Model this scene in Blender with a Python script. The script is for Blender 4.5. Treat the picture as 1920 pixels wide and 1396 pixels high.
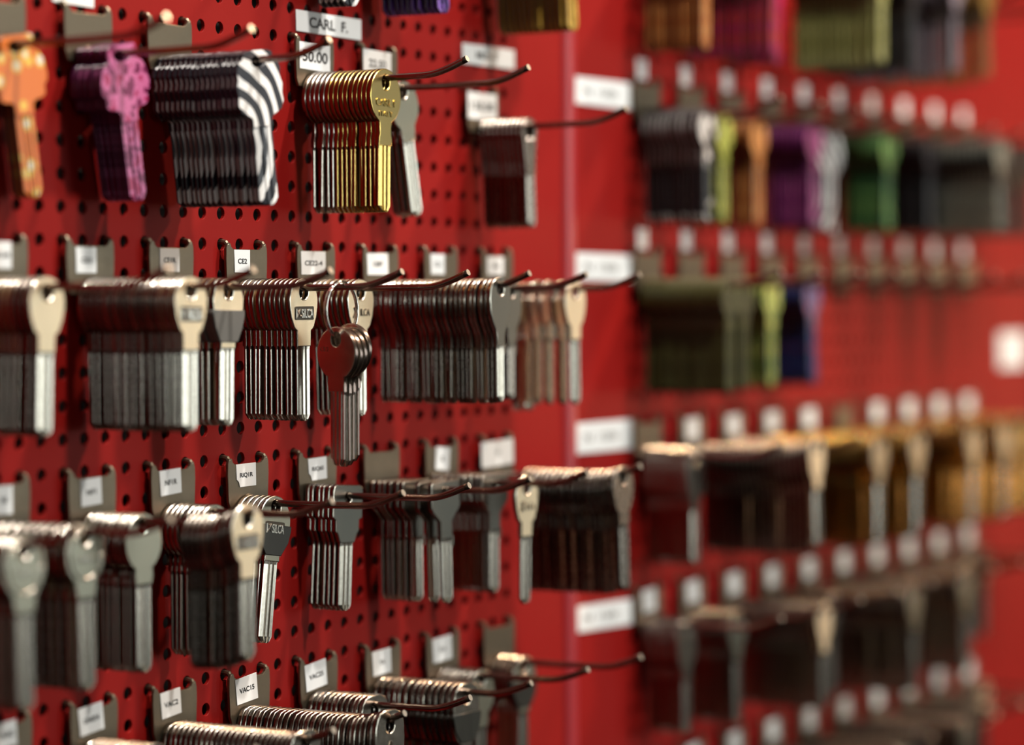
import bpy, bmesh, math, random
from mathutils import Vector, Matrix
from math import sin, cos, pi, radians

random.seed(7)
S = 0.001                     # the scene is laid out in millimetres, written in metres
sc = bpy.context.scene
for o in list(bpy.data.objects):
    bpy.data.objects.remove(o)
COL = sc.collection

# ------------------------------------------------------------------ camera
cam_d = bpy.data.cameras.new('camera')
cam = bpy.data.objects.new('camera', cam_d)
COL.objects.link(cam)
sc.camera = cam
_yaw, _pit, _rol = 0.533573269, 0.0248623425, -0.00467706238
Fv = Vector((cos(_yaw)*cos(_pit), sin(_yaw)*cos(_pit), -sin(_pit)))
Rv = Vector((sin(_yaw), -cos(_yaw), 0.0))
Uv = Rv.cross(Fv)
R2 = cos(_rol)*Rv + sin(_rol)*Uv
U2 = -sin(_rol)*Rv + cos(_rol)*Uv
M = Matrix((R2, U2, -Fv)).transposed().to_4x4()
M.translation = Vector((-0.952003, -0.676996, -0.0243287))
cam.matrix_world = M
cam_d.sensor_fit = 'HORIZONTAL'
cam_d.sensor_width = 36.0
cam_d.lens = 5227.73/1920*36.0
cam_d.clip_start = 0.01
cam_d.dof.use_dof = True
cam_d.dof.focus_distance = 1.138
cam_d.dof.aperture_fstop = 3.7
cam_d.dof.aperture_blades = 0

# ------------------------------------------------------------------ view
vs = sc.view_settings
vs.view_transform = 'Standard'; vs.look = 'None'; vs.gamma = 1.0; vs.use_curve_mapping = False
vs.exposure = 0.42

# ------------------------------------------------------------------ world: a dim warm shop interior
w = bpy.data.worlds.new('shop_ambient'); sc.world = w; w.use_nodes = True
nt = w.node_tree; nt.nodes.clear()
wo = nt.nodes.new('ShaderNodeOutputWorld'); bg = nt.nodes.new('ShaderNodeBackground')
tc = nt.nodes.new('ShaderNodeTexCoord'); sp = nt.nodes.new('ShaderNodeSeparateXYZ')
rp = nt.nodes.new('ShaderNodeValToRGB'); mr = nt.nodes.new('ShaderNodeMapRange')
mr.inputs['From Min'].default_value = -1; mr.inputs['From Max'].default_value = 1
nt.links.new(tc.outputs['Generated'], sp.inputs[0]); nt.links.new(sp.outputs['Z'], mr.inputs['Value'])
nt.links.new(mr.outputs[0], rp.inputs[0])
cr = rp.color_ramp
cr.elements[0].position = 0.0; cr.elements[0].color = (0.02, 0.014, 0.011, 1)
cr.elements[1].position = 1.0; cr.elements[1].color = (0.20, 0.15, 0.10, 1)
for p_, c_ in ((0.42, (0.035, 0.028, 0.022, 1)), (0.52, (0.16, 0.145, 0.12, 1)), (0.62, (0.10, 0.085, 0.065, 1))):
    e_ = cr.elements.new(p_); e_.color = c_
nt.links.new(rp.outputs[0], bg.inputs[0]); bg.inputs[1].default_value = 0.42
nt.links.new(bg.outputs[0], wo.inputs[0])

# ------------------------------------------------------------------ ceiling lamps of the shop, and lights added for reflections
def area(name, loc, target, sx, sy, power, col):
    d = bpy.data.lights.new(name, 'AREA'); d.shape = 'RECTANGLE'; d.size = sx; d.size_y = sy
    d.energy = power; d.color = col
    o = bpy.data.objects.new(name, d); COL.objects.link(o); o.location = loc
    o.rotation_euler = (Vector(target)-Vector(loc)).to_track_quat('-Z', 'Y').to_euler()
    return o
WARM = (1.0, 0.91, 0.80)
area('ceiling_lamp_near', (-0.10, -0.95, 1.55), (0.0, 0, -0.1), 0.11, 0.11, 27, WARM)
area('ceiling_lamp_middle', (0.55, -0.95, 1.55), (0.3, 0, -0.1), 0.11, 0.11, 27, WARM)
area('ceiling_lamp_far', (1.55, -0.80, 1.45), (1.0, 0, -0.2), 0.13, 0.13, 30, (1.0, 0.66, 0.42))
area('added_blade_light', (1.70, -3.2, 0.30), (0.2, 0, 0), 0.85, 1.3, 12, (0.93, 1.0, 0.96))  # unseen light, added so the near blades reflect white
area('added_blade_light', (3.30, -3.2, 0.10), (0.7, 0, 0), 0.55, 1.1, 8, (0.93, 1.0, 0.96))  # another unseen light, added to brighten the far blades
area('added_haze_light', (2.85, -0.85, -0.10), (0.95, 0, -0.15), 0.35, 0.35, 2.2, (1.0, 0.60, 0.32))  # unseen warm light, added for orange haze on the far margin
area('added_glint_light', (-1.6, -2.6, 0.25), (0, 0, 0), 0.22, 0.6, 2.6, (0.93, 1.0, 0.96))  # unseen narrow light, added for white glints along the bow edges

# ------------------------------------------------------------------ materials
MATS = {}
def newmat(name):
    m = bpy.data.materials.new(name); m.use_nodes = True
    b = m.node_tree.nodes['Principled BSDF']
    return m, m.node_tree, b
def simple(name, col, rough=0.5, metal=0.0, bump=0.0, scale=800, var=0.0, coat=0.0):
    m, t, b = newmat(name)
    b.inputs['Base Color'].default_value = (*col, 1); b.inputs['Roughness'].default_value = rough
    b.inputs['Metallic'].default_value = metal
    if coat: b.inputs['Coat Weight'].default_value = coat; b.inputs['Coat Roughness'].default_value = 0.15
    if bump or var:
        c = t.nodes.new('ShaderNodeTexCoord'); n = t.nodes.new('ShaderNodeTexNoise')
        n.inputs['Scale'].default_value = scale; n.inputs['Detail'].default_value = 3
        t.links.new(c.outputs['Object'], n.inputs['Vector'])
        if bump:
            bp = t.nodes.new('ShaderNodeBump'); bp.inputs['Strength'].default_value = bump
            bp.inputs['Distance'].default_value = 0.0003
            t.links.new(n.outputs['Fac'], bp.inputs['Height']); t.links.new(bp.outputs[0], b.inputs['Normal'])
        if var:
            r = t.nodes.new('ShaderNodeMapRange'); r.inputs['To Min'].default_value = max(0.02, rough-var)
            r.inputs['To Max'].default_value = rough+var
            t.links.new(n.outputs['Fac'], r.inputs['Value']); t.links.new(r.outputs[0], b.inputs['Roughness'])
    MATS[name] = m
    return m
# red powder-coated sheet, faint wear
m, t, b = newmat('red_panel'); MATS['red_panel'] = m
c = t.nodes.new('ShaderNodeTexCoord'); n = t.nodes.new('ShaderNodeTexNoise'); n.inputs['Scale'].default_value = 14
n.inputs['Detail'].default_value = 4
r = t.nodes.new('ShaderNodeValToRGB'); r.color_ramp.elements[0].color = (0.208, 0.0058, 0.0050, 1)
r.color_ramp.elements[1].color = (0.258, 0.0098, 0.0085, 1)
t.links.new(c.outputs['Object'], n.inputs['Vector']); t.links.new(n.outputs['Fac'], r.inputs[0])
t.links.new(r.outputs[0], b.inputs['Base Color']); b.inputs['Roughness'].default_value = 0.5; b.inputs['Specular IOR Level'].default_value = 0.10
n2 = t.nodes.new('ShaderNodeTexNoise'); n2.inputs['Scale'].default_value = 900
bp = t.nodes.new('ShaderNodeBump'); bp.inputs['Strength'].default_value = 0.12; bp.inputs['Distance'].default_value = 0.0003
t.links.new(c.outputs['Object'], n2.inputs['Vector']); t.links.new(n2.outputs['Fac'], bp.inputs['Height'])
t.links.new(bp.outputs[0], b.inputs['Normal'])

simple('red_edge', (0.30, 0.022, 0.03), 0.3)
simple('backing', (0.035, 0.03, 0.026), 0.8)
simple('nickel', (0.60, 0.56, 0.49), 0.22, 1.0, 0.05, 500, 0.06)
simple('nickel_matte', (0.92, 0.78, 0.56), 0.46, 1.0, 0.35, 2500, 0.05)
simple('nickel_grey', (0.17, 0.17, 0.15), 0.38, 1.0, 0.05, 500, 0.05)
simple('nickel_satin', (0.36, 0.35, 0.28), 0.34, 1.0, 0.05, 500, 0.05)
simple('brass_satin', (0.34, 0.27, 0.11), 0.36, 1.0, 0.05, 500, 0.05)
simple('nickel_dark', (0.36, 0.32, 0.28), 0.28, 1.0, 0.05, 500, 0.06)
simple('brass', (0.66, 0.47, 0.15), 0.24, 1.0, 0.06, 600, 0.06)
simple('wire_steel', (0.26, 0.20, 0.17), 0.2, 1.0)
simple('wire_end', (0.75, 0.70, 0.62), 0.35, 0.9)
simple('zinc_plate', (0.165, 0.138, 0.10), 0.42, 0.9, 0.1, 500, 0.1)
simple('nickel_edge', (0.22, 0.17, 0.15), 0.24, 1.0)  # key sides: shade between neighbouring keys is put into this darker colour
simple('nickel_dark_edge', (0.12, 0.105, 0.09), 0.24, 1.0)  # dull nickel sides, with the same shade in the colour
simple('brass_edge', (0.24, 0.13, 0.06), 0.24, 1.0)  # brass sides, with the same shade in the colour
simple('chrome', (0.8, 0.78, 0.74), 0.12, 1.0)
simple('paper', (0.78, 0.82, 0.85), 0.45, 0)
simple('ink', (0.01, 0.01, 0.012), 0.5)
simple('grey_plastic', (0.10, 0.10, 0.095), 0.5)
simple('black_plastic', (0.008, 0.010, 0.008), 0.4)
simple('emblem_dark', (0.09, 0.075, 0.06), 0.4, 1.0)
simple('emblem_light', (0.9, 0.86, 0.78), 0.22, 1.0)

def printed(name, kind, cols, scale=90, rough=0.33):
    """glossy printed metal: bands, blotches or spots"""
    m, t, b = newmat(name); MATS[name] = m
    c = t.nodes.new('ShaderNodeTexCoord')
    r = t.nodes.new('ShaderNodeValToRGB'); r.color_ramp.interpolation = 'CONSTANT'
    if kind == 'bands':
        n = t.nodes.new('ShaderNodeTexWave'); n.wave_type = 'RINGS'; n.rings_direction = 'SPHERICAL'
        mp = t.nodes.new('ShaderNodeMapping'); mp.inputs['Location'].default_value = (0.022, 0, 0.032)
        t.links.new(c.outputs['Object'], mp.inputs[0]); t.links.new(mp.outputs[0], n.inputs['Vector'])
        n.inputs['Scale'].default_value = scale; n.inputs['Distortion'].default_value = 2.6
        n.inputs['Detail'].default_value = 1.0; n.inputs['Detail Scale'].default_value = 1.2
        f = n.outputs['Fac']
    elif kind == 'spots':
        n = t.nodes.new('ShaderNodeTexVoronoi'); n.inputs['Scale'].default_value = scale
        t.links.new(c.outputs['Object'], n.inputs['Vector']); f = n.outputs['Distance']
    else:
        n = t.nodes.new('ShaderNodeTexNoise'); n.inputs['Scale'].default_value = scale; n.inputs['Detail'].default_value = 2
        t.links.new(c.outputs['Object'], n.inputs['Vector']); f = n.outputs['Fac']
    t.links.new(f, r.inputs[0])
    while len(r.color_ramp.elements) > 1: r.color_ramp.elements.remove(r.color_ramp.elements[0])
    r.color_ramp.elements[0].position = cols[0][0]; r.color_ramp.elements[0].color = (*cols[0][1], 1)
    for p_, q_ in cols[1:]:
        e = r.color_ramp.elements.new(p_); e.color = (*q_, 1)
    t.links.new(r.outputs[0], b.inputs['Base Color'])
    b.inputs['Roughness'].default_value = rough
    return m
W_ = (0.80, 0.82, 0.84); K_ = (0.012, 0.013, 0.022)
printed('zebra_print', 'bands', [(0, K_), (0.52, W_)], 42)
printed('pink_print', 'blotch', [(0, (0.14, 0.007, 0.06)), (0.43, (0.46, 0.11, 0.27)), (0.58, (0.28, 0.012, 0.08))], 170)
printed('orange_print', 'spots', [(0, (0.690, 0.660, 0.600)), (0.22, (0.675, 0.465, 0.075)), (0.36, (0.585, 0.150, 0.022))], 130)
printed('purple_print', 'blotch', [(0, (0.05, 0.02, 0.16)), (0.5, (0.16, 0.06, 0.38)), (0.64, (0.34, 0.2, 0.6))], 150)
printed('gold_print', 'blotch', [(0, (0.440, 0.264, 0.032)), (0.5, (0.600, 0.384, 0.064))], 150)
printed('bright_orange_print', 'blotch', [(0, (0.50, 0.17, 0.04)), (0.5, (0.62, 0.27, 0.08))], 120)
printed('magenta_print', 'blotch', [(0, (0.372, 0.012, 0.096)), (0.5, (0.450, 0.030, 0.030))], 120)
printed('pale_olive_print', 'blotch', [(0, (0.260, 0.260, 0.081)), (0.5, (0.384, 0.384, 0.161))], 160)
printed('lavender_print', 'blotch', [(0, (0.042, 0.035, 0.049)), (0.45, (0.238, 0.203, 0.252))], 110)
printed('black_white_print', 'blotch', [(0, (0.009, 0.009, 0.012)), (0.52, (0.637, 0.620, 0.612))], 75)
printed('lime_print', 'blotch', [(0, (0.216, 0.259, 0.036)), (0.48, (0.432, 0.475, 0.101))], 120)
printed('pink_plain_print', 'blotch', [(0, (0.252, 0.024, 0.150)), (0.5, (0.396, 0.078, 0.252))], 120)
printed('green_print', 'blotch', [(0, (0.028, 0.132, 0.039)), (0.5, (0.165, 0.319, 0.088))], 100)
printed('black_print', 'blotch', [(0, (0.010, 0.009, 0.012)), (0.6, (0.05, 0.045, 0.05))], 120)
printed('grey_print', 'blotch', [(0, (0.035, 0.035, 0.032)), (0.48, (0.210, 0.224, 0.189))], 110)
printed('camouflage_print', 'blotch', [(0, (0.018, 0.021, 0.005)), (0.44, (0.05, 0.055, 0.014)), (0.56, (0.035, 0.028, 0.01))], 150, 0.55)
printed('lime_camouflage_print', 'blotch', [(0, (0.098, 0.195, 0.038)), (0.46, (0.390, 0.435, 0.098)), (0.6, (0.262, 0.338, 0.075))], 150)
printed('blue_print', 'blotch', [(0, (0.008, 0.020, 0.120)), (0.47, (0.020, 0.040, 0.200)), (0.6, (0.240, 0.012, 0.120))], 120)
printed('brown_print', 'blotch', [(0, (0.10, 0.06, 0.01)), (0.5, (0.26, 0.14, 0.03))], 110)

# ------------------------------------------------------------------ object helpers
def link(name, data, parent=None):
    o = bpy.data.objects.new(name, data); COL.objects.link(o)
    if parent is not None: o.parent = parent
    return o
def tag(o, label=None, cat=None, group=None, kind=None):
    if label: o['label'] = label
    if cat: o['category'] = cat
    if group: o['group'] = group
    if kind: o['kind'] = kind
    return o
def thing(name, label, cat, loc, group=None):
    o = link(name, None); o.empty_display_size = 0.005
    o.location = Vector(loc)*S
    return tag(o, label, cat, group)
def mesh_from(name, vs_, fs_, mats, smooth=False):
    me = bpy.data.meshes.new(name); me.from_pydata([(x*S, y*S, z*S) for x, y, z in vs_], [], fs_)
    for m_ in (mats if isinstance(mats, list) else [mats]): me.materials.append(m_ if not isinstance(m_, str) else MATS[m_])
    if smooth:
        for p_ in me.polygons: p_.use_smooth = True
    me.update()
    return me
def solid(name, loops, thick, mat, bevel=0.25, res=1, y0=0.0):
    """flat sheet cut from outlines given in (x, z) mm, standing in the XZ plane, thickness along Y"""
    cu = bpy.data.curves.new(name, 'CURVE'); cu.dimensions = '2D'; cu.fill_mode = 'BOTH'
    cu.extrude = (thick/2-bevel)*S; cu.bevel_depth = bevel*S; cu.bevel_resolution = res; cu.offset = -bevel*S
    for lp in loops:
        s_ = cu.splines.new('POLY'); s_.points.add(len(lp)-1); s_.use_cyclic_u = True
        for i, (x, z) in enumerate(lp): s_.points[i].co = (x*S, z*S, 0, 1)
    tmp = bpy.data.objects.new('tmp', cu); COL.objects.link(tmp)
    dg = bpy.context.evaluated_depsgraph_get()
    me = bpy.data.meshes.new_from_object(tmp.evaluated_get(dg))
    bpy.data.objects.remove(tmp); bpy.data.curves.remove(cu)
    me.transform(Matrix.Translation((0, y0*S, 0)) @ Matrix.Rotation(radians(90), 4, 'X'))
    me.materials.clear(); me.materials.append(MATS[mat]); me.name = name
    return me
def circle(cx, cz, rx, rz=None, n=28):
    rz = rx if rz is None else rz
    return [(cx+rx*cos(2*pi*i/n), cz+rz*sin(2*pi*i/n)) for i in range(n)]
def letters(name, text, mat, width=None, height=2.0, thick=0.12, bold=0.0, spacing=1.0):
    """lettering as a mesh lying in the XZ plane, centred, readable from -Y"""
    cu = bpy.data.curves.new(name, 'FONT'); cu.body = text; cu.size = 0.01
    cu.align_x = 'CENTER'; cu.align_y = 'CENTER'; cu.offset = bold*0.01; cu.extrude = 0.0001; cu.space_character = spacing
    tmp = bpy.data.objects.new('tmp', cu); COL.objects.link(tmp)
    dg = bpy.context.evaluated_depsgraph_get()
    me = bpy.data.meshes.new_from_object(tmp.evaluated_get(dg))
    bpy.data.objects.remove(tmp); bpy.data.curves.remove(cu)
    xs = [v.co.x for v in me.vertices]; ys = [v.co.y for v in me.vertices]
    cx, cy = (min(xs)+max(xs))/2, (min(ys)+max(ys))/2
    sy = height*S/(max(ys)-min(ys)); sx = (width*S/(max(xs)-min(xs))) if width else sy*0.85
    sz = thick*S/2/0.0001
    me.transform(Matrix.Rotation(radians(90), 4, 'X') @ Matrix.Diagonal((sx, sy, sz, 1)) @ Matrix.Translation((-cx, -cy, 0)))
    me.materials.clear(); me.materials.append(MATS[mat]); me.name = name
    return me
def tube_geo(path, r_, n_=10, cap=True):
    """returns verts, faces of a tube swept along points (mm)"""
    V, F_ = [], []
    P = [Vector(p_) for p_ in path]
    for i, p_ in enumerate(P):
        d = (P[min(i+1, len(P)-1)]-P[max(i-1, 0)]).normalized()
        a = Vector((1, 0, 0)) if abs(d.x) < 0.8 else Vector((0, 0, 1))
        u = d.cross(a).normalized(); v = d.cross(u).normalized()
        rr = r_[i] if isinstance(r_, (list, tuple)) else r_
        for k in range(n_):
            th = 2*pi*k/n_; q = p_+u*rr*cos(th)+v*rr*sin(th); V.append(tuple(q))
    for i in range(len(P)-1):
        for k in range(n_):
            a0 = i*n_+k; a1 = i*n_+(k+1) % n_; F_.append((a0, a1, a1+n_, a0+n_))
    if cap:
        F_.append(tuple(range(n_))[::-1]); F_.append(tuple((len(P)-1)*n_+k for k in range(n_)))
    return V, F_
def box_geo(x0, x1, y0, y1, z0, z1):
    V = [(x0, y0, z0), (x1, y0, z0), (x1, y1, z0), (x0, y1, z0), (x0, y0, z1), (x1, y0, z1), (x1, y1, z1), (x0, y1, z1)]
    F_ = [(0, 3, 2, 1), (4, 5, 6, 7), (0, 1, 5, 4), (1, 2, 6, 5), (2, 3, 7, 6), (3, 0, 4, 7)]
    return V, F_
def merge(*gs):
    V, F_ = [], []
    for v, f in gs:
        o = len(V); V += list(v); F_ += [tuple(i+o for i in q) for q in f]
    return V, F_

# ------------------------------------------------------------------ perforated panels (real holes)
P_ = 12.5
def panel_geo(xs, zs, x0, x1, z0, z1, rh=2.55, th=1.5):
    V, F_ = [], []
    N = 16; h = P_/2
    sq = []
    for k in range(N):
        a = 2*pi*k/N; dx, dz = cos(a), sin(a); s_ = h/max(abs(dx), abs(dz)); sq.append((dx*s_, dz*s_))
    for x in xs:
        for z in zs:
            o = len(V)
            V += [(x+a, 0, z+b_) for a, b_ in sq]
            V += [(x+rh*1.06*cos(2*pi*k/N), 0, z+rh*1.06*sin(2*pi*k/N)) for k in range(N)]
            V += [(x+rh*cos(2*pi*k/N), 0.2, z+rh*sin(2*pi*k/N)) for k in range(N)]
            V += [(x+rh*cos(2*pi*k/N), th, z+rh*sin(2*pi*k/N)) for k in range(N)]
            for k in range(N):
                k1 = (k+1) % N
                for q in range(3): F_.append((o+q*N+k, o+q*N+N+k, o+q*N+N+k1, o+q*N+k1))
    X0, X1, Z0, Z1 = min(xs)-h, max(xs)+h, min(zs)-h, max(zs)+h
    def quad(a, b_, c_, d_):
        o = len(V); V.extend([(a, 0, c_), (b_, 0, c_), (b_, 0, d_), (a, 0, d_)]); F_.append((o, o+1, o+2, o+3))
    if x0 < X0: quad(x0, X0, z0, z1)
    if x1 > X1: quad(X1, x1, z0, z1)
    if z0 < Z0: quad(X0, X1, z0, Z0)
    if z1 > Z1: quad(X0, X1, Z1, z1)
    # returned side edges
    for xe in (x0, x1):
        o = len(V); V.extend([(xe, 0, z0), (xe, 0, z1), (xe, 11, z1), (xe, 11, z0)]); F_.append((o, o+1, o+2, o+3))
    return V, F_
ZT, ZB = 240, -400
def make_panel(label, xs, zs, x0, x1):
    root = thing('pegboard_panel', label, 'pegboard', (0, 0, 0), 'red perforated wall panels')
    link('perforated_sheet', mesh_from('sheet', *panel_geo(xs, zs, x0, x1, ZB, ZT), 'red_panel'), root)
    return root
lp = make_panel('near red perforated steel panel behind the sharp key hooks', [P_*c_ for c_ in range(-24, 16)],
                [-P_*k for k in range(-15, 24)], -320, 246.5)
# rounded folded edge of the near panel, the pale vertical strip beside the margin signs
V, F_ = [], []
prof = [(243.6+6.1-6.1*cos(pi*i/10), -2.6*sin(pi*i/10)) for i in range(11)]
for i, (x, y) in enumerate(prof): V += [(x, y, ZB), (x, y, ZT)]
for i in range(10): F_.append((2*i, 2*i+2, 2*i+3, 2*i+1))
fe = link('edge_fold', mesh_from('edge_fold', V, F_, 'red_edge', True), lp)
fe['label'] = 'rounded vertical edge catching the light'
rp_ = make_panel('far red perforated steel panel behind the blurred coloured keys', [314.5+P_*c_ for c_ in range(0, 39)],
                 [202.5-P_*m_ for m_ in range(0, 48)], 256.2, 822)
fp = thing('pegboard_panel', 'plain red panel edge at the far right end of the display', 'pegboard', (0, 0, 0), 'red perforated wall panels')
link('perforated_sheet', mesh_from('sheet', *panel_geo([905+P_*c_ for c_ in range(0, 14)], [202.5-P_*m_ for m_ in range(0, 48)], 823.5, 1090, ZB, ZT), 'red_panel'), fp)
wl = link('wall_back', mesh_from('wall', *box_geo(-340, 1110, 14, 40, ZB, ZT), 'backing')); tag(wl, kind='structure')

# ------------------------------------------------------------------ key blanks
def arc(cx, cz, rx, rz, a0, a1, n):
    return [(cx+rx*cos(radians(a0+(a1-a0)*i/n)), cz+rz*sin(radians(a0+(a1-a0)*i/n))) for i in range(n+1)]
def mirror(right):   # right side listed top to bottom -> closed outline
    return right + [(-x, z) for x, z in reversed(right) if x > 1e-6]
# each style: outline of bow (relative to hole centre), hole (rx, rz), blade half width, blade top z, tip z
def st_round(r=11.6, hz=-5.9, zn=-26.5, nw=4.7):
    a0 = -math.degrees(math.acos(nw/r))
    return mirror([(0, hz+r)] + arc(0, hz, r, r, 84, a0, 22) + [(nw-0.3, hz-r-0.6), (nw-0.4, zn+5), (nw+0.2, zn+3.5), (nw+0.2, zn)])
STY = {
 'round': dict(o=st_round(), h=(2.9, 3.2), bw=4.5, bz=-26.5, tip=-54.0),
 'silver_round': dict(o=st_round(11.0, -6.2, -22, 4.9), h=(3.3, 3.2), bw=4.5, bz=-22, tip=-55),
 'slab': dict(o=mirror([(0, 5.6)]+arc(0, -3.4, 9.9, 9.0, 84, 0, 12)+[(9.7, -6), (8.8, -10), (7.0, -14), (6.0, -15), (4.9, -15.6), (4.7, -22)]), h=(3.1, 3.1), bw=4.4, bz=-22, tip=-52.0),
 'shield': dict(o=mirror([(0, 5.4), (3.5, 4.9), (6.5, 3.2), (8.3, 0.2), (8.9, -4.5), (8.4, -9), (6.6, -13.5), (4.2, -17), (3.3, -20), (3.1, -24.5)]), h=(2.8, 2.8), bw=2.9, bz=-24.5, tip=-48.5, stop=True),
 'square': dict(o=mirror([(0, 5.5), (9.0, 5.5), (10.6, 4.6), (11.0, 3), (11.0, -8.0), (10.2, -8.8), (8.7, -9.3), (8.6, -14), (7.2, -15.2), (5.6, -18.5), (5.0, -19)]), h=(2.4, 2.4), bw=4.7, bz=-19, tip=-47.5),
 'trapezoid': dict(o=mirror([(0, 4.8), (10.4, 4.8), (11.5, 3.8), (11.6, -6.5), (10.4, -8.2), (5.6, -12.2), (4.8, -13), (4.8, -20.5)]), h=(2.3, 2.3), bw=4.5, bz=-20.5, tip=-48.5, stop=True),
 'novelty': dict(o=st_round(10.6, -5.8, -22, 4.8), h=(3.0, 2.7), bw=4.6, bz=-22, tip=-54),
 'eyelet': dict(o=mirror([(0, 6.6)]+arc(0, 0, 7.0, 6.6, 84, -30, 12)+[(5.4, -8), (4.5, -14), (4.0, -20)]), h=(4.2, 4.0), bw=3.9, bz=-20, tip=-44),
 'dome': dict(o=mirror([(0, 6.0), (4, 5.9), (7.2, 4.9), (9.2, 2.7), (10.2, -0.5), (10.6, -6), (10.2, -14), (8.2, -18.5), (5.2, -20.5), (4.9, -26)]), h=(3.2, 3.3), bw=4.5, bz=-26, tip=-54),
 'fancy': dict(o=mirror([(0, 4.0), (7.5, 4.2), (9.0, 3.2), (9.4, 0.8), (8.6, -1.6), (11.4, -2.6), (13.6, -5.5), (14.9, -10.5), (14.6, -13.6), (12.6, -15.2), (12.8, -18.2), (11.0, -19.6), (6.2, -20.4), (5.2, -22), (5.2, -25)]), h=(5.2, 2.1), bw=5.1, bz=-25, tip=-55),
 'stripe_head': dict(o=mirror([(0, 4.4), (6.5, 4.4), (9.6, 3.6), (10.2, 1.0), (13.0, 0.2), (14.4, -3.0), (13.9, -6.4), (15.2, -9.4), (14.4, -12.6), (15.0, -15.8), (13.2, -19.0), (9.6, -20.4), (7.6, -21.0), (6.4, -22), (6.4, -25)]), h=(4.4, 2.2), bw=6.3, bz=-25, tip=-55.5),
}
TH = 2.05
def blade_geo(bw, z0, z1, lo=False):
    t_ = TH/2
    if lo:
        prof_ = [(-bw, -t_*0.6), (-bw*0.7, -t_), (bw*0.6, -t_), (bw, -t_*0.5), (bw, t_*0.6), (-bw, t_*0.6)]
    else:
        prof_ = [(-bw, -t_*0.12), (-bw+0.32, -t_*0.42), (-bw*0.52, -t_*0.80), (-bw*0.46, -t_*0.28), (-bw*0.28, -t_*0.28),
                 (-bw*0.22, -t_*0.88), (bw*0.06, -t_*0.98), (bw*0.12, -t_*0.35), (bw*0.34, -t_*0.35), (bw*0.42, -t_*0.9),
                 (bw*0.70, -t_*0.98), (bw*0.78, -t_*0.42), (bw, -t_*0.5),
                 (bw, t_*0.5), (bw*0.3, t_*0.9), (bw*0.2, t_*0.35), (-bw*0.25, t_*0.35), (-bw*0.35, t_*0.9), (-bw, t_*0.6)]
    V, F_ = [], []; n = len(prof_)
    for z, s_, ys in ((z0, 1, 1), (z0-1.2, 0.96, 0.92), (z1+2.6, 0.96, 0.92), (z1+0.7, 0.62, 0.8), (z1, 0.42, 0.5)):
        V += [(x*s_+(0.6*(1-s_)), y*ys, z) for x, y in prof_]
    for k in range(4):
        for i in range(n):
            a, b_ = k*n+i, k*n+(i+1) % n
            F_.append((a, a+n, b_+n, b_))
    F_.append(tuple(range(n))); F_.append(tuple(4*n+i for i in range(n))[::-1])
    return V, F_
WR = 1.4        # hook wire radius
KEYMESH = {}
EDGE = {'zebra': (0.016, 0.020, 0.030), 'pink': (0.055, 0.008, 0.05), 'pink_plain': (0.05, 0.01, 0.06), 'orange': (0.06, 0.015, 0.01), 'gold': (0.07, 0.045, 0.01),  # unprinted key sides; the shade between keys is put into these colours
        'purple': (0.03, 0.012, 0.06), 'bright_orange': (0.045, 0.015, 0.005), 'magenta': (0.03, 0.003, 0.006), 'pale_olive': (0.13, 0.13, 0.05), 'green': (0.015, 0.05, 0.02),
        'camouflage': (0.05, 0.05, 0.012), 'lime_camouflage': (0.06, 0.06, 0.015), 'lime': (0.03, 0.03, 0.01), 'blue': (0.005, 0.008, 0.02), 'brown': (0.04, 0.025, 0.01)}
def shaded_metal_edge(me, mat, lim=0.3):  # side faces get the metal colour with shade painted in
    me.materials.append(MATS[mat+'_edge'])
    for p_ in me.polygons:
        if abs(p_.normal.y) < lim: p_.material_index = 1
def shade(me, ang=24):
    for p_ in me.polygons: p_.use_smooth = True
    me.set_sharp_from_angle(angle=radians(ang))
def shaded_edge_mat(me, mat):  # side faces get the print's dark colour with shade painted in
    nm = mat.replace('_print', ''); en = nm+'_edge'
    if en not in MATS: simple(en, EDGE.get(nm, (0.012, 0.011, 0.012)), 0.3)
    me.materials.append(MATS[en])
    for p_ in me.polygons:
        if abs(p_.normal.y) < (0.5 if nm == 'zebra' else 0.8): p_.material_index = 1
def key_meshes(style, mat):
    k = (style, mat)
    if k not in KEYMESH:
        d = STY[style]; dz = -(d['h'][1]-WR)-0.05
        loops = [[(x, z+dz) for x, z in d['o']], circle(0, dz, d['h'][0], d['h'][1], 20)]
        bow = solid('bow', loops, TH, mat, 0.42, 2)
        if mat.endswith('_print'): shaded_edge_mat(bow, mat)
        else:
            shaded_metal_edge(bow, mat)
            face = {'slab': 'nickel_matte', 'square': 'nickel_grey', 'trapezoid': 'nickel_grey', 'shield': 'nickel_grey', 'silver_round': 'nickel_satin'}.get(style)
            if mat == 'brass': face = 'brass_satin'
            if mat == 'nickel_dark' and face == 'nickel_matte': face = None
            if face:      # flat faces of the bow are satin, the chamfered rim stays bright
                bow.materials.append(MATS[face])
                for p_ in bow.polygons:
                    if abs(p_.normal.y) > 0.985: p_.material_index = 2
        shade(bow)
        V, F_ = blade_geo(d['bw'], d['bz']+dz+0.05, d['tip']+dz)
        if d.get('stop'):
            V, F_ = merge((V, F_), box_geo(d['bw']-0.3, d['bw']+1.2, -0.8, 0.8, d['bz']+dz-3.4, d['bz']+dz+1))
        bl = mesh_from('blade', V, F_, mat)
        if mat.endswith('_print'): shaded_edge_mat(bl, mat)
        else: shaded_metal_edge(bl, mat, 0.2)
        KEYMESH[k] = (bow, bl, dz)
    return KEYMESH[k]
LOWMESH = {}
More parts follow.
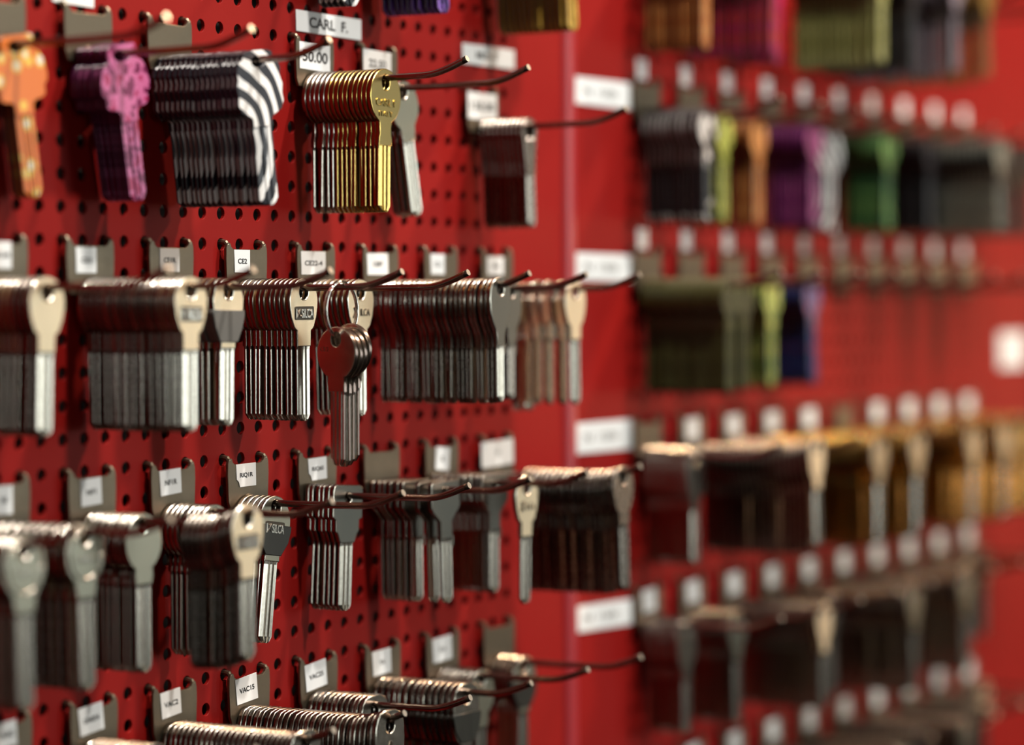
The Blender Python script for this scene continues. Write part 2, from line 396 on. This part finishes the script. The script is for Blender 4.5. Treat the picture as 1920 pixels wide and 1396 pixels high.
def low_key(style):
    if style not in LOWMESH:
        d = STY[style]; dz = -(d['h'][1]-WR)-0.05
        me = solid('low', [[(x, z+dz) for x, z in d['o']], circle(0, dz, d['h'][0], d['h'][1], 10)], TH, 'nickel', 0.25, 0)
        V = [tuple(v.co/S) for v in me.vertices]; F_ = [tuple(p_.vertices) for p_ in me.polygons]
        V, F_ = merge((V, F_), blade_geo(d['bw'], d['bz']+dz, d['tip']+dz, True))
        LOWMESH[style] = (V, F_); bpy.data.meshes.remove(me)
    return LOWMESH[style]

# ------------------------------------------------------------------ hooks
def wire_z(y):
    """height of the wire axis at distance y out from the panel (mm, negative = out)"""
    d = -y
    if d < 58: return 0.25*sin(min(d, 58)/58*pi)*-1
    u = (d-58)/22.0
    return 6.2*u*u*(1.5-0.5*u)
def wire_geo():
    ys = [-1.0-i*4.75 for i in range(12)]+[-58, -60.5, -63, -65.5, -68, -71, -74, -77, -79.3]
    path = [(0, y, wire_z(y)) for y in ys]
    V, F_ = tube_geo(path, [WR]*(len(path)-1)+[WR], 14)
    return V, F_
def hook_meshes():
    # plate with two ears that rise into the holes
    out = mirror([(0, -1.9), (9.2, -1.9), (10.6, -1.0), (11.4, 0.6), (13.2, 0.7), (14.0, -1.6), (14.15, -6), (13.9, -11), (13.6, -17), (12.2, -20.3)])
    pl = solid('bracket_plate', [out], 1.3, 'zinc_plate', 0.2, 1, y0=-3.2)
    V = [tuple(v.co/S) for v in pl.vertices]; F_ = [tuple(p_.vertices) for p_ in pl.polygons]
    ears = []
    for s_ in (-1, 1):
        ears.append(tube_geo([(s_*12.6, -3.2, -0.6), (s_*12.5, -2.4, 0.7), (s_*12.5, -0.8, 1.0), (s_*12.5, 2.0, 0.9), (s_*12.5, 4, 2.6)], [1.0, 1.15, 1.15, 1.1, 1.0], 8))
    bs = tube_geo([(0, -0.6, -17.5), (0, -3.9, -17.5), (0, -4.4, -17.5)], [3.4, 3.4, 2.4], 16)
    V, F_ = merge((V, F_), *ears, bs)
    plate = mesh_from('bracket_plate', V, F_, 'zinc_plate')
    bpy.data.meshes.remove(pl)
    V, F_ = wire_geo()
    wire = mesh_from('wire_arm', V, F_, ['wire_steel', 'wire_end'], True)
    wire.polygons[-1].material_index = 1; wire.polygons[-1].use_smooth = False; wire.polygons[-2].use_smooth = False
    return plate, wire
PLATE, WIRE = hook_meshes()
HOOKS = {}
def hook(hid, x, z, where, tagspec=None, group='key hooks on the near panel'):
    root = thing('display_hook', where, 'hook', (x, 0, z), group)
    link('bracket_plate', PLATE, root)
    wa = link('wire_arm', WIRE, root); wa.location = (0, 0, -17.5*S)
    if tagspec:
        txt, w_, h_, dx, dz, rot, tw, th_ = tagspec
        jig = [(-w_/2, -h_/2), (w_/2, -h_/2+random.uniform(-.2, .2)), (w_/2, h_/2), (-w_/2, h_/2)]
        if txt in ('RIQ1R', 'RIQ6S'):   # torn lower left corner
            jig = [(-w_/2+2.2, -h_/2), (w_/2, -h_/2), (w_/2, h_/2), (-w_/2, h_/2), (-w_/2, -h_/2+3.2), (-w_/2+1.4, -h_/2+2.2)]
        tg = link('tag', solid('tag', [jig], 0.3, 'paper', 0.05, 0), root)
        tg['label'] = 'small white paper sticker'
        tg.location = (dx*S, -4.02*S, dz*S); tg.rotation_euler = (0, radians(-rot), 0)
        if txt:
            le = link('lettering', letters('lettering', txt, 'ink', tw, th_, 0.1, 0.018), tg)
            le.location = (0, -0.2*S, 0); le['label'] = 'black printed letters'
    HOOKS[hid] = (x, z-17.5)
    return root

# near panel: (id, column, z of holes, what it is called, tag)
T = lambda txt, w_, h_, dx, dz, rot=0, tw=None, th_=2.1: (txt, w_, h_, dx, dz, rot, tw, th_)
NEAR = [
 ('1a', -14, 87.5, 'the top left corner hook', None),
 ('1b', -10, 87.5, 'the pink keys\' hook', None),
 ('1c', -6, 87.5, 'the big zebra stack\'s hook', None),
 ('1d', 2, 87.5, 'the hook tagged 50.00', T('50.00', 22.5, 11.3, -0.6, -7.4, -1, 18.5, 4.7)),
 ('1e', 6, 87.5, 'the hook tagged 22.50', T('22.50', 22.0, 11.5, -2.6, -6.9, -1, 13.5, 3.6)),
 ('1f', 13, 75.0, 'the hook tagged 120.00', T('120.00', 26.0, 12.5, -1.4, -7.8, 0, 21, 3.8)),
 ('2a', -14, 0, 'the second row\'s leftmost hook', T('BCAM', 9.7, 9.7, -0.4, -6.0, 0, 7, 1.9)),
 ('2b', -10, 0, 'the hook tagged CE1', T('CE1', 11.8, 9.7, -3.0, -7.4, 0, 6.0)),
 ('2c', -6, 0, 'the hook tagged CE1R', T('CE1R', 12.5, 9.1, -1.8, -6.8, 0, 7.6)),
 ('2d', -2, 0, 'the hook tagged CE2', T('CE2', 10.6, 9.2, -3.6, -6.7, 0, 6.1)),
 ('2e', 2, 0, 'the hook tagged CE22-4', T('CE22-4', 18.0, 9.8, -2.7, -7.0, 0, 13.0)),
 ('2f', 6, 0, 'the hook tagged CE87', T('CE87', 16.5, 9.4, -3.2, -6.9, 1, 7.8)),
 ('2g', 10, 0, 'the hook tagged CL1', T('CL1', 11.6, 9.2, -3.7, -6.5, 0, 5.6)),
 ('2h', 14, 0, 'the hook tagged CM5', T('CM5', 14.5, 8.4, -2.8, -6.8, 0, 6.0)),
 ('3z', -18, -87.5, 'the hook at the photo\'s left edge', None),
 ('3a', -14, -87.5, 'the third row\'s leftmost hook', T('NE', 9.2, 10.3, -0.8, -7.4, 0, 4.0)),
 ('3b', -10, -87.5, 'the hook tagged NF1', T('NF1', 12.2, 10.2, -1.2, -7.4, 3, 5.6)),
 ('3c', -6, -87.5, 'the hook tagged NF1R', T('NF1R', 13.4, 9.9, -2.2, -6.5, 3, 7.6)),
 ('3d', -2, -87.5, 'the hook tagged RIQ1R', T('RIQ1R', 13.4, 9.4, -1.9, -6.5, 1, 8.9)),
 ('3e', 2, -87.5, 'the hook tagged RIQ6S', T('RIQ6S', 13.4, 9.4, -0.5, -6.7, 2, 8.6)),
 ('3f', 6, -87.5, 'the untagged hook in the third row', None),
 ('3g', 10, -87.5, 'the hook with a slanted sticker', T('SL', 11.8, 10.4, -0.3, -7.5, -6, 3.2)),
 ('3h', 14, -87.5, 'the hook with the widest sticker', T('Y1', 29.0, 12.0, -1.6, -7.4, 2, 4.4)),
 ('4a', -14, -175, 'the bottom row\'s leftmost hook', T('UNI42', 11.5, 9.4, -0.8, -5.3, 4, 8.0)),
 ('4b', -10, -175, 'the hook tagged UN024', T('UN024', 14.2, 10.6, -2.3, -5.9, 6, 9.0)),
 ('4c', -6, -175, 'the hook tagged VAC2', T('VAC2', 12.6, 10.4, -3.1, -6.2, 5, 8.8)),
 ('4d', -2, -175, 'the hook tagged VAC15', T('VAC15', 14.6, 10.6, -2.6, -6.6, 6, 10.2)),
 ('4e', 2, -175, 'the hook tagged VAC25', T('VAC25', 15.6, 11.4, -2.7, -6.9, 6, 10.5)),
 ('4f', 6, -175, 'the hook tagged YA', T('YA', 14.4, 10.8, -1.7, -7.0, 3, 4.0)),
 ('4g', 10, -175, 'the hook tagged UL5', T('UL5', 16.0, 11.0, -1.4, -6.7, 3, 4.8)),
 ('4h', 14, -175, 'the dark hook at the near panel\'s lower right', None),
 ('0c', 2, 175, 'the zebra keys\' hook at the top edge', None),
 ('0d', 6, 175, 'the purple keys\' hook at the top edge', None),
 ('0e', 14, 175, 'the gold keys\' hook at the top edge', None),
]
CALL = {}
for hid, c_, z, where, ts in NEAR:
    CALL[hid] = where
    lab = where[4:] if where.startswith('the ') else where
    desc = {'None': ''}
    hk = hook(hid, c_*P_, z, 'steel wire display hook on the red panel, ' + lab, ts)
# far panel
ROWZ = {'A': 177.5, 'B': 90.0, 'C': 2.5, 'D': -85.0, 'E': -172.5, 'F': -260.0}
ROWN = {'A': 'topmost', 'B': 'second', 'C': 'third', 'D': 'fourth', 'E': 'fifth', 'F': 'bottom'}
ORD = ['first', 'second', 'third', 'fourth', 'fifth', 'sixth', 'seventh', 'eighth', 'ninth', 'tenth']
for rname, z in ROWZ.items():
    for i in range(10):
        big = rname in 'DEF'
        if rname == 'D' and i in (0, 5): ts = None
        elif rname == 'A': ts = None
        elif rname == 'D': ts = T('', 14.5, 11, -1, -6.5, 2)
        elif big: ts = T('', 14.0, 11.5, -1, -6.0, 4)
        else:
            ts = None
            st = thing('paper_sticker', 'white sticker on the far panel above the %s hook of the %s row' % (ORD[i], ROWN[rname]), 'sticker',
                       (327+50*i, -0.35, z+6.2), 'white stickers above the far hooks')
            link('paper', solid('paper', [[(-5.2, -5.2), (5.2, -5.2), (5.2, 5.2), (-5.2, 5.2)]], 0.3, 'paper', 0.05, 0), st)
        hid = rname+str(i)
        CALL[hid] = 'far panel, %s row, %s hook' % (ROWN[rname], ORD[i])
        hook(hid, 327+50*i, z, 'blurred wire hook on the far panel, %s row, %s from the left' % (ROWN[rname], ORD[i]), ts, 'key hooks on the far panel')

# ------------------------------------------------------------------ keys on the hooks
MATWORD = {'nickel': 'silver', 'nickel_dark': 'dull silver', 'brass': 'brass'}
STYWORD = {'round': 'round-headed', 'silver_round': 'round-headed', 'slab': 'flat-sided', 'shield': 'narrow-headed', 'square': 'square-headed',
           'trapezoid': 'tapered-head', 'eyelet': 'large-holed', 'dome': 'long-headed', 'fancy': 'shaped', 'novelty': 'round-headed', 'stripe_head': 'striped'}
metal, colour = [], []
def stack(hid, style, mat, yb, yf, n, swing=0.0, **kw):
    """n keys hung face out between yb and yf on a hook"""
    x, z = HOOKS[hid]
    lst = metal if mat in MATWORD else colour
    for i in range(n):
        f = i/(n-1) if n > 1 else 1
        y = yb+(yf-yb)*f + (random.uniform(-0.14, 0.14)*(1 if abs(yf-yb)/max(1, n-1) < 2.5 else 3) if 0 < i < n-1 else 0)
        sw = swing + random.choice((random.uniform(-0.6, 0.6), random.uniform(-1.5, 1.5)))
        mt = mat
        if kw.get('mix') and i < n-1 and random.random() < kw['mix']: mt = 'nickel_dark'
        if kw.get('back') and i < kw['back'][1]: mt = kw['back'][0]
        lst.append(dict(hid=hid, style=style, mat=mt, x=x, y=y, z=z+wire_z(y), swing=sw, rank=n-1-i+kw.get('r0', 0), n=n, **{k: v for k, v in kw.items() if k not in ('back', 'mix')}))
# near panel ---- (positions along each hook in mm out from the panel)
stack('1a', 'fancy', 'orange_print', -5.5, -10.5, 3, 10)
stack('1b', 'fancy', 'pink_print', -5.5, -18.5, 6, 11)
stack('1c', 'stripe_head', 'zebra_print', -5.5, -45, 17, 9)
stack('1d', 'round', 'brass', -5.5, -38.5, 15, 0, back=('nickel', 5), emb='carl')
stack('1e', 'silver_round', 'nickel', -5.5, -14.7, 4, 12)
stack('1f', 'eyelet', 'nickel_dark', -5.5, -27.8, 10, 3)
stack('2a', 'slab', 'nickel', -5.5, -23.6, 7, -2, mix=0.5)
stack('2b', 'slab', 'nickel', -5.5, -50, 19, 0, mix=0.4, emb='logo')
stack('2c', 'slab', 'nickel', -5.5, -30.3, 9, 0, cap='grey_plastic')
stack('2d', 'slab', 'nickel', -5.5, -31, 11, 0, emb='logo')
stack('2e', 'slab', 'nickel', -5.5, -25.3, 8, 1.5, emb='mark')
stack('2f', 'shield', 'nickel', -5.5, -63.9, 24, 1.2, mix=0.4, cap=None)
stack('2g', 'shield', 'nickel_dark', -5.5, -40, 12, 0)
stack('2h', 'silver_round', 'nickel', -14, -20, 3, 0, r0=4)
stack('2h', 'slab', 'nickel', -25, -44.5, 4, 0)
stack('3z', 'silver_round', 'nickel', -40, -54.2, 5, 0, emb='rim')
stack('3a', 'silver_round', 'nickel', -5.5, -39.8, 9, 2, mix=0.7, emb='rim')
stack('3b', 'silver_round', 'nickel', -5.5, -27, 9, 0, r0=10)
stack('3b', 'slab', 'nickel', -53, -74.9, 10, 1.0, mix=0.7, emb='logo')
stack('3c', 'silver_round', 'nickel', -5.5, -23, 8, 0)
stack('3d', 'silver_round', 'nickel', -5.5, -16.8, 5, -7, emb='logo', cap='black_plastic')
stack('3e', 'square', 'nickel', -5.5, -18.4, 6, -3.5)
stack('3f', 'trapezoid', 'nickel', -5.5, -21, 6, 1.0, r0=2)
stack('3f', 'trapezoid', 'nickel', -29, -35.6, 2, 2.2)
stack('3g', 'trapezoid', 'nickel', -5.5, -30.7, 9, 0, r0=1)
stack('3g', 'slab', 'nickel', -47.4, -47.4, 1, 0, emb='mark')
stack('3h', 'slab', 'nickel_dark', -20, -69.3, 18, 3)
stack('4a', 'dome', 'nickel', -5.5, -25, 8, 0, mix=0.7)
stack('4b', 'dome', 'nickel', -5.5, -30, 10, 0, mix=0.7)
stack('4c', 'dome', 'nickel', -5.5, -65.4, 25, 0, mix=0.7)
stack('4d', 'dome', 'nickel', -5.5, -71.5, 27, -2, mix=0.7, emb='tri')
stack('4e', 'dome', 'nickel', -5.5, -31.3, 11, 0, mix=0.7)
stack('4f', 'dome', 'nickel', -5.5, -45.9, 14, 0, mix=0.7, cap='black_plastic')
stack('4g', 'silver_round', 'nickel', -5.5, -23.2, 7, 0)
stack('4h', 'silver_round', 'nickel', -5.5, -16.3, 4, 0, cap='black_plastic')
stack('0c', 'stripe_head', 'zebra_print', -5.5, -18, 5, 6)
stack('0d', 'fancy', 'purple_print', -5.5, -33, 10, 6)
stack('0e', 'fancy', 'gold_print', -5.5, -42, 13, 5)
# far panel, colours
stack('A0', 'novelty', 'bright_orange_print', -5.5, -37, 10, 0)
stack('A1', 'novelty', 'magenta_print', -5.5, -52, 11, 0)
stack('A2', 'novelty', 'magenta_print', -5.5, -30, 7, 0)
stack('A3', 'novelty', 'pale_olive_print', -20, -70, 15, 0)
stack('A4', 'novelty', 'black_print', -15, -68, 13, 0)
stack('A5', 'novelty', 'lavender_print', -10, -74, 15, 0)
stack('A6', 'novelty', 'brown_print', -10, -74, 12, 0)
stack('B0', 'novelty', 'black_white_print', -5.5, -37.6, 12, 0)
stack('B1', 'novelty', 'lime_print', -5.5, -22, 5, 0)
stack('B2', 'novelty', 'bright_orange_print', -5.5, -18.4, 5, 0)
stack('B3', 'novelty', 'pink_plain_print', -5.5, -29, 9, 0)
stack('B4', 'stripe_head', 'zebra_print', -5.5, -16.4, 4, 0)
stack('B5', 'novelty', 'green_print', -5.5, -31.7, 9, 0)
stack('B6', 'novelty', 'black_print', -5.5, -38, 10, 0)
stack('B7', 'novelty', 'grey_print', -5.5, -63.4, 16, 0)
stack('B8', 'novelty', 'black_print', -5.5, -50, 12, 0)
stack('B9', 'novelty', 'black_print', -5.5, -45, 9, 0)
stack('C0', 'novelty', 'camouflage_print', -5.5, -50, 14, 0)
stack('C1', 'novelty', 'camouflage_print', -5.5, -34, 10, 0)
stack('C2', 'novelty', 'lime_camouflage_print', -5.5, -26.2, 7, 1.5)
stack('C3', 'novelty', 'blue_print', -5.5, -27.2, 8, 3)
# far panel, metal
for i, (st_, mt_, yb, yf, n, sw) in enumerate([('dome', 'nickel', -5.5, -30, 11, 0), ('slab', 'nickel_dark', -12, -75, 22, 3), ('slab', 'nickel_dark', -5.5, -40, 12, 0),
        ('round', 'brass', -5.5, -68, 22, 0), ('round', 'brass', -5.5, -70, 22, 0), ('round', 'brass', -5.5, -50, 15, 0), ('round', 'brass', -5.5, -65, 18, 0),
        ('round', 'brass', -5.5, -66, 18, 0), ('round', 'brass', -5.5, -60, 16, 0), ('round', 'brass', -5.5, -60, 16, 0)]):
    if mt_ == 'brass' and i in (3, 4, 5, 6, 7): stack('D%d' % i, 'silver_round', 'nickel', yb, yf, n, -1.5 if i < 6 else 0, back=('brass', n-1))
    elif i == 1: stack('D1', 'slab', 'nickel', yb, yf, n, sw, back=('nickel_dark', n-1))
    else: stack('D%d' % i, st_, mt_, yb, yf, n, sw)
for i, (st_, mt_, yf, n) in enumerate([('dome', 'nickel', -24.5, 8), ('silver_round', 'nickel', -29, 9), ('slab', 'nickel', -57, 17), ('slab', 'nickel_dark', -40, 13), ('silver_round', 'nickel', -68, 20),
        ('slab', 'nickel_dark', -48, 15), ('silver_round', 'nickel', -60, 17), ('slab', 'nickel', -40, 11), ('slab', 'nickel_dark', -24, 7), ('slab', 'nickel_dark', -14, 4)]):
    stack('E%d' % i, st_, mt_, -5.5, yf, n, 0)
for i, (yf, n) in enumerate([(-40, 10), (-45, 12), (-60, 16), (-55, 14), (-62, 16), (-50, 14), (-60, 15), (-42, 11), (-25, 7), (-14, 4)]):
    stack('F%d' % i, 'slab' if i % 2 else 'silver_round', 'nickel_dark' if i % 3 else 'nickel', -5.5, yf, n, 0)

RANK = ['front'] + ['%s from the front' % w_ for w_ in ('second third fourth fifth sixth seventh eighth ninth tenth eleventh twelfth thirteenth fourteenth fifteenth sixteenth seventeenth '
        'eighteenth nineteenth twentieth twenty-first twenty-second twenty-third twenty-fourth twenty-fifth twenty-sixth twenty-seventh twenty-eighth twenty-ninth thirtieth').split()]
PRINTWORD = {k: k.replace('_print', '').replace('_', ' ') for k in MATS if k.endswith('_print')}
LOGO = letters('emblem_lettering', 'SILCA', 'emblem_light', 8.2, 3.6, 0.4, 0.012)
def emblem(root, kind, dz, style):
    yb = -TH/2
    if kind == 'logo':
        e = link('emblem', solid('emblem', [[(-6.3, -2.6), (6.3, -2.6), (6.7, -2.0), (6.7, 2.4), (6.2, 2.9), (-6.3, 2.9), (-6.7, 2.3), (-6.7, -2.0)]], 0.3, 'emblem_dark', 0.08, 0), root)
        e.location = (0, (yb-0.08)*S, (dz-8.6)*S); e['label'] = 'dark stamped maker plate'
        l_ = link('lettering', LOGO, e); l_.location = (1.8*S, -0.25*S, 0)
        V, F_ = merge(box_geo(-6.2, -5.5, -0.4, -0.1, -1.9, 1.9), tube_geo([(-5.6, -0.25, -1.6), (-4.2, -0.25, 0.1), (-2.9, -0.25, 1.7)], 0.34, 6), tube_geo([(-4.9, -0.25, 1.5), (-4.2, -0.25, 0.1), (-3.2, -0.25, -1.2)], 0.34, 6))
        link('logo_mark', mesh_from('logo_mark', V, F_, 'emblem_light'), e)
    elif kind == 'mark':
        V, F_ = merge(tube_geo([(-6.0, -0.1, -2.2), (-4.5, -0.1, 0.1), (-2.6, -0.1, 2.4)], 0.5, 6), tube_geo([(-5.4, -0.1, 2.2), (-4.4, -0.1, 0.2), (-3.0, -0.1, -1.8)], 0.5, 6))
        e = link('emblem', mesh_from('emblem', V, F_, 'emblem_dark'), root); e.location = (0, (yb)*S, (dz-8.4)*S); e['label'] = 'dark stamped maker mark'
        l_ = link('lettering', letters('lettering', 'ILCA', 'emblem_dark', 7.0, 3.0, 0.3), e); l_.location = (2.8*S, -0.1*S, 0)
    elif kind == 'carl':
        l_ = link('lettering', letters('lettering', 'CARL F', 'brass', 15.0, 3.2, 0.5), root); l_.location = (0, (yb-0.1)*S, (dz-8.5)*S); l_['label'] = 'raised stamped letters'
        l_ = link('lettering', letters('lettering', 'ITALY', 'brass', 10.0, 2.2, 0.5), root); l_.location = (0, (yb-0.1)*S, (dz-13.2)*S); l_['label'] = 'raised stamped letters'
    elif kind == 'rim':
        n_ = 40; c0 = -6.2+3.2
        pth = [(8.6*cos(2*pi*i/n_), 0, 8.6*sin(2*pi*i/n_)-9.4+6.2) for i in range(n_+1)]
        e = link('emblem', mesh_from('emblem', *tube_geo(pth, 0.45, 6), 'nickel', True), root); e.location = (0, yb*S, (dz-3.2)*S); e['label'] = 'raised ring stamped on the head'
        l_ = link('lettering', letters('lettering', 'ITALY', 'nickel', 9.0, 2.4, 0.5, 0.01), e); l_.location = (0, -0.1*S, -4.6*S)
    elif kind == 'tri':
        e = link('emblem', solid('emblem', [[(-4.5, -5), (4.5, -5), (1.0, 3.5), (-0.6, 3.5)]], 0.3, 'emblem_dark', 0.08, 0), root)
        e.location = (0, (yb-0.08)*S, (dz-10)*S); e['label'] = 'dark stamped triangle'
CAPM = {}
def build_key(k, group):
    bow, bl, dz = key_meshes(k['style'], k['mat'])
    mw = MATWORD.get(k['mat']) or PRINTWORD[k['mat']]
    rk = RANK[k['rank']]
    far = k['hid'][0] in 'ABCDEF'
    where = CALL[k['hid']]
    if far: lab = '%s key, %s, on the %s' % (mw, rk if rk != 'front' else 'frontmost', where)
    else: lab = '%s %s key, %s, on %s' % (mw, STYWORD[k['style']], rk if rk != 'front' else 'frontmost', where)
    if len(lab.split()) > 16: lab = lab.replace(' from the front', ' from front')
    mt_ = k['mat'] in MATWORD
    root = thing('key_blank' if mt_ else 'printed_key', lab, 'key' if mt_ else 'printed key', (k['x'], k['y'], k['z']), group)
    root.rotation_euler = (0, radians(-k['swing']), 0)
    link('bow', bow, root); link('blade', bl, root)
    if k.get('cap'):
        ck = (k['cap'], k['style'])
        if ck not in CAPM:
            w_ = 11.3 if k['style'] in ('silver_round', 'dome') else 10.1
            CAPM[ck] = solid('plastic_cap', [mirror([(0, -7.0), (w_, -7.0), (w_, -9), (w_-1.4, -14), (6.2, -18.5), (5.4, -19.5)])], TH+0.9, k['cap'], 0.3, 1)
        c_ = link('plastic_cap', CAPM[ck], root); c_.location = (0, 0, dz*S); c_['label'] = k['cap'].replace('_', ' ') + ' grip on the lower head'
    if k.get('emb') and k['rank'] == 0: emblem(root, k['emb'], dz, k['style'])
    return root
CP = Vector((-952.0, -677.0, -24.3))
def dist(k): return (Vector((k['x'], k['y'], k['z']))-CP).length
front_m = [k for k in metal if k['rank'] == 0]
rest_m = sorted([k for k in metal if k['rank'] > 0], key=dist)
NK = 296
single = front_m + rest_m[:NK-len(front_m)]
bulk = rest_m[NK-len(front_m):]
for k in single: build_key(k, 'metal key blanks on the wire hooks')
colour.sort(key=dist)
for k in colour[:300]: build_key(k, 'printed colour key blanks on the wire hooks')
# the remaining blurred metal keys of the far hooks, one object
V, F_, MI = [], [], []
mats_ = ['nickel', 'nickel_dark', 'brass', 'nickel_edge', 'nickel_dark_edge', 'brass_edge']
for k in bulk:
    lv, lf = low_key(k['style']); o = len(V); a = radians(-k['swing']); ca, sa = cos(a), sin(a)
    V += [(k['x']+x*ca+z*sa, k['y']+y, k['z']-x*sa+z*ca) for x, y, z in lv]
    F_ += [tuple(i+o for i in q) for q in lf]; MI += [mats_.index(k['mat'])]*len(lf)
me = mesh_from('keys', V, F_, mats_)
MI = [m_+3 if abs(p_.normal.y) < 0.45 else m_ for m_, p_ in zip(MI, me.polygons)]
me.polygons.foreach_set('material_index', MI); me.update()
ks = link('key_blanks', me); tag(ks, 'blurred rows of metal key blanks filling the hooks behind the front keys', 'keys', None, 'stuff')

# ------------------------------------------------------------------ split ring with four keys hung over the CE2 hook
x0, z0 = HOOKS['2d']
RR = 11.4
ry = -50.2; rz = z0+WR-RR+0.75
ringp = []
for i in range(73):
    a = 2*pi*i/36+radians(80)
    ringp.append((RR*cos(a), -0.55+1.1*i/72, RR*sin(a)))
ring = link('key_ring', mesh_from('key_ring', *tube_geo(ringp, 0.55, 8), 'chrome', True))
ring.location = Vector((x0, ry, rz))*S
tag(ring, 'steel split ring looped over the wire of the hook tagged CE2', 'key ring')
bow, bl, dz = key_meshes('ring_key', 'nickel') if 'ring_key' in STY else (None, None, 0)
STY['ring_key'] = dict(o=st_round(10.6, -5.6, -21, 4.2), h=(2.7, 3.0), bw=3.9, bz=-21, tip=-50.5)
bow, bl, dz = key_meshes('ring_key', 'nickel')
for i in range(4):
    dx = -3.6+i*3.3
    a = math.asin(dx/RR)
    zb = rz-RR*cos(a)            # ring wire here; the hole's top edge hangs on it
    k = thing('key_blank', '%s of four round silver keys hanging from the split ring' % ('leftmost', 'second', 'third', 'rightmost')[i], 'key',
              (x0+dx, ry-0.5, zb+0.8), 'keys on the split ring')
    k.rotation_euler = (0, radians(random.uniform(-0.5, 0.5)), radians(-90-9.4))
    link('bow', bow, k); link('blade', bl, k)
    if i == 0:
        l_ = link('lettering', letters('lettering', 'CE2', 'nickel_dark', 4.5, 1.8, 0.2), k); l_.location = (-6.3*S, (-TH/2-0.05)*S, (dz-4.0)*S)

# ------------------------------------------------------------------ paper signs stuck to the panels
def sign(x0_, x1_, z0_, z1_, txt, tw, th_, label, rot=0.0, bold=0.025, group='paper signs on the panels', y=-0.35, tx=0):
    cx, cz, w_, h_ = (x0_+x1_)/2, (z0_+z1_)/2, x1_-x0_, z1_-z0_
    r_ = thing('paper_sign', label, 'sign', (cx, y, cz), group); r_.rotation_euler = (0, radians(-rot), 0)
    link('paper', solid('paper', [[(-w_/2, -h_/2), (w_/2, -h_/2), (w_/2, h_/2), (-w_/2, h_/2)]], 0.3, 'paper', 0.05, 0), r_)
    if txt:
        l_ = link('lettering', letters('lettering', txt, 'ink', tw, th_, 0.1, bold), r_); l_.location = (tx*S, -0.2*S, 0)
sign(15.9, 65.3, 90.6, 99.6, 'CARL  F.', 29, 4.6, 'white paper sign reading CARL F. above the brass keys', -0.3, tx=-0.5)
sign(149.9, 197.0, 86.9, 96.1, 'MUL-T', 19, 3.6, 'white paper sign above the tag reading 120.00', 0.3, tx=-2)
sign(-142, -117.6, 88.6, 99, 'RIFI', 14, 4.4, 'paper sign cut off by the top edge, left side', -1.0)
sign(249.5, 315.3, 74.6, 88.0, 'N  1500', 34, 4.2, 'topmost long white sign on the plain red margin', 0.2, 0.0)
sign(249.0, 316.0, -13.2, 0.4, 'N  1500', 34, 4.2, 'long white sign on the margin, second from the top', -0.6, 0.0)
sign(248.2, 315.0, -99.4, -84.2, 'N  1500', 34, 4.2, 'long white sign on the margin, third from the top', 0.0, 0.0)
sign(247.6, 314.0, -189.0, -176.0, 'N  1500', 34, 4.2, 'lowest long white sign on the plain red margin', -1.4, 0.0)
sign(843, 893, -70, -46, '', 0, 0, 'blurred white sign at the right edge of the photo', 0)
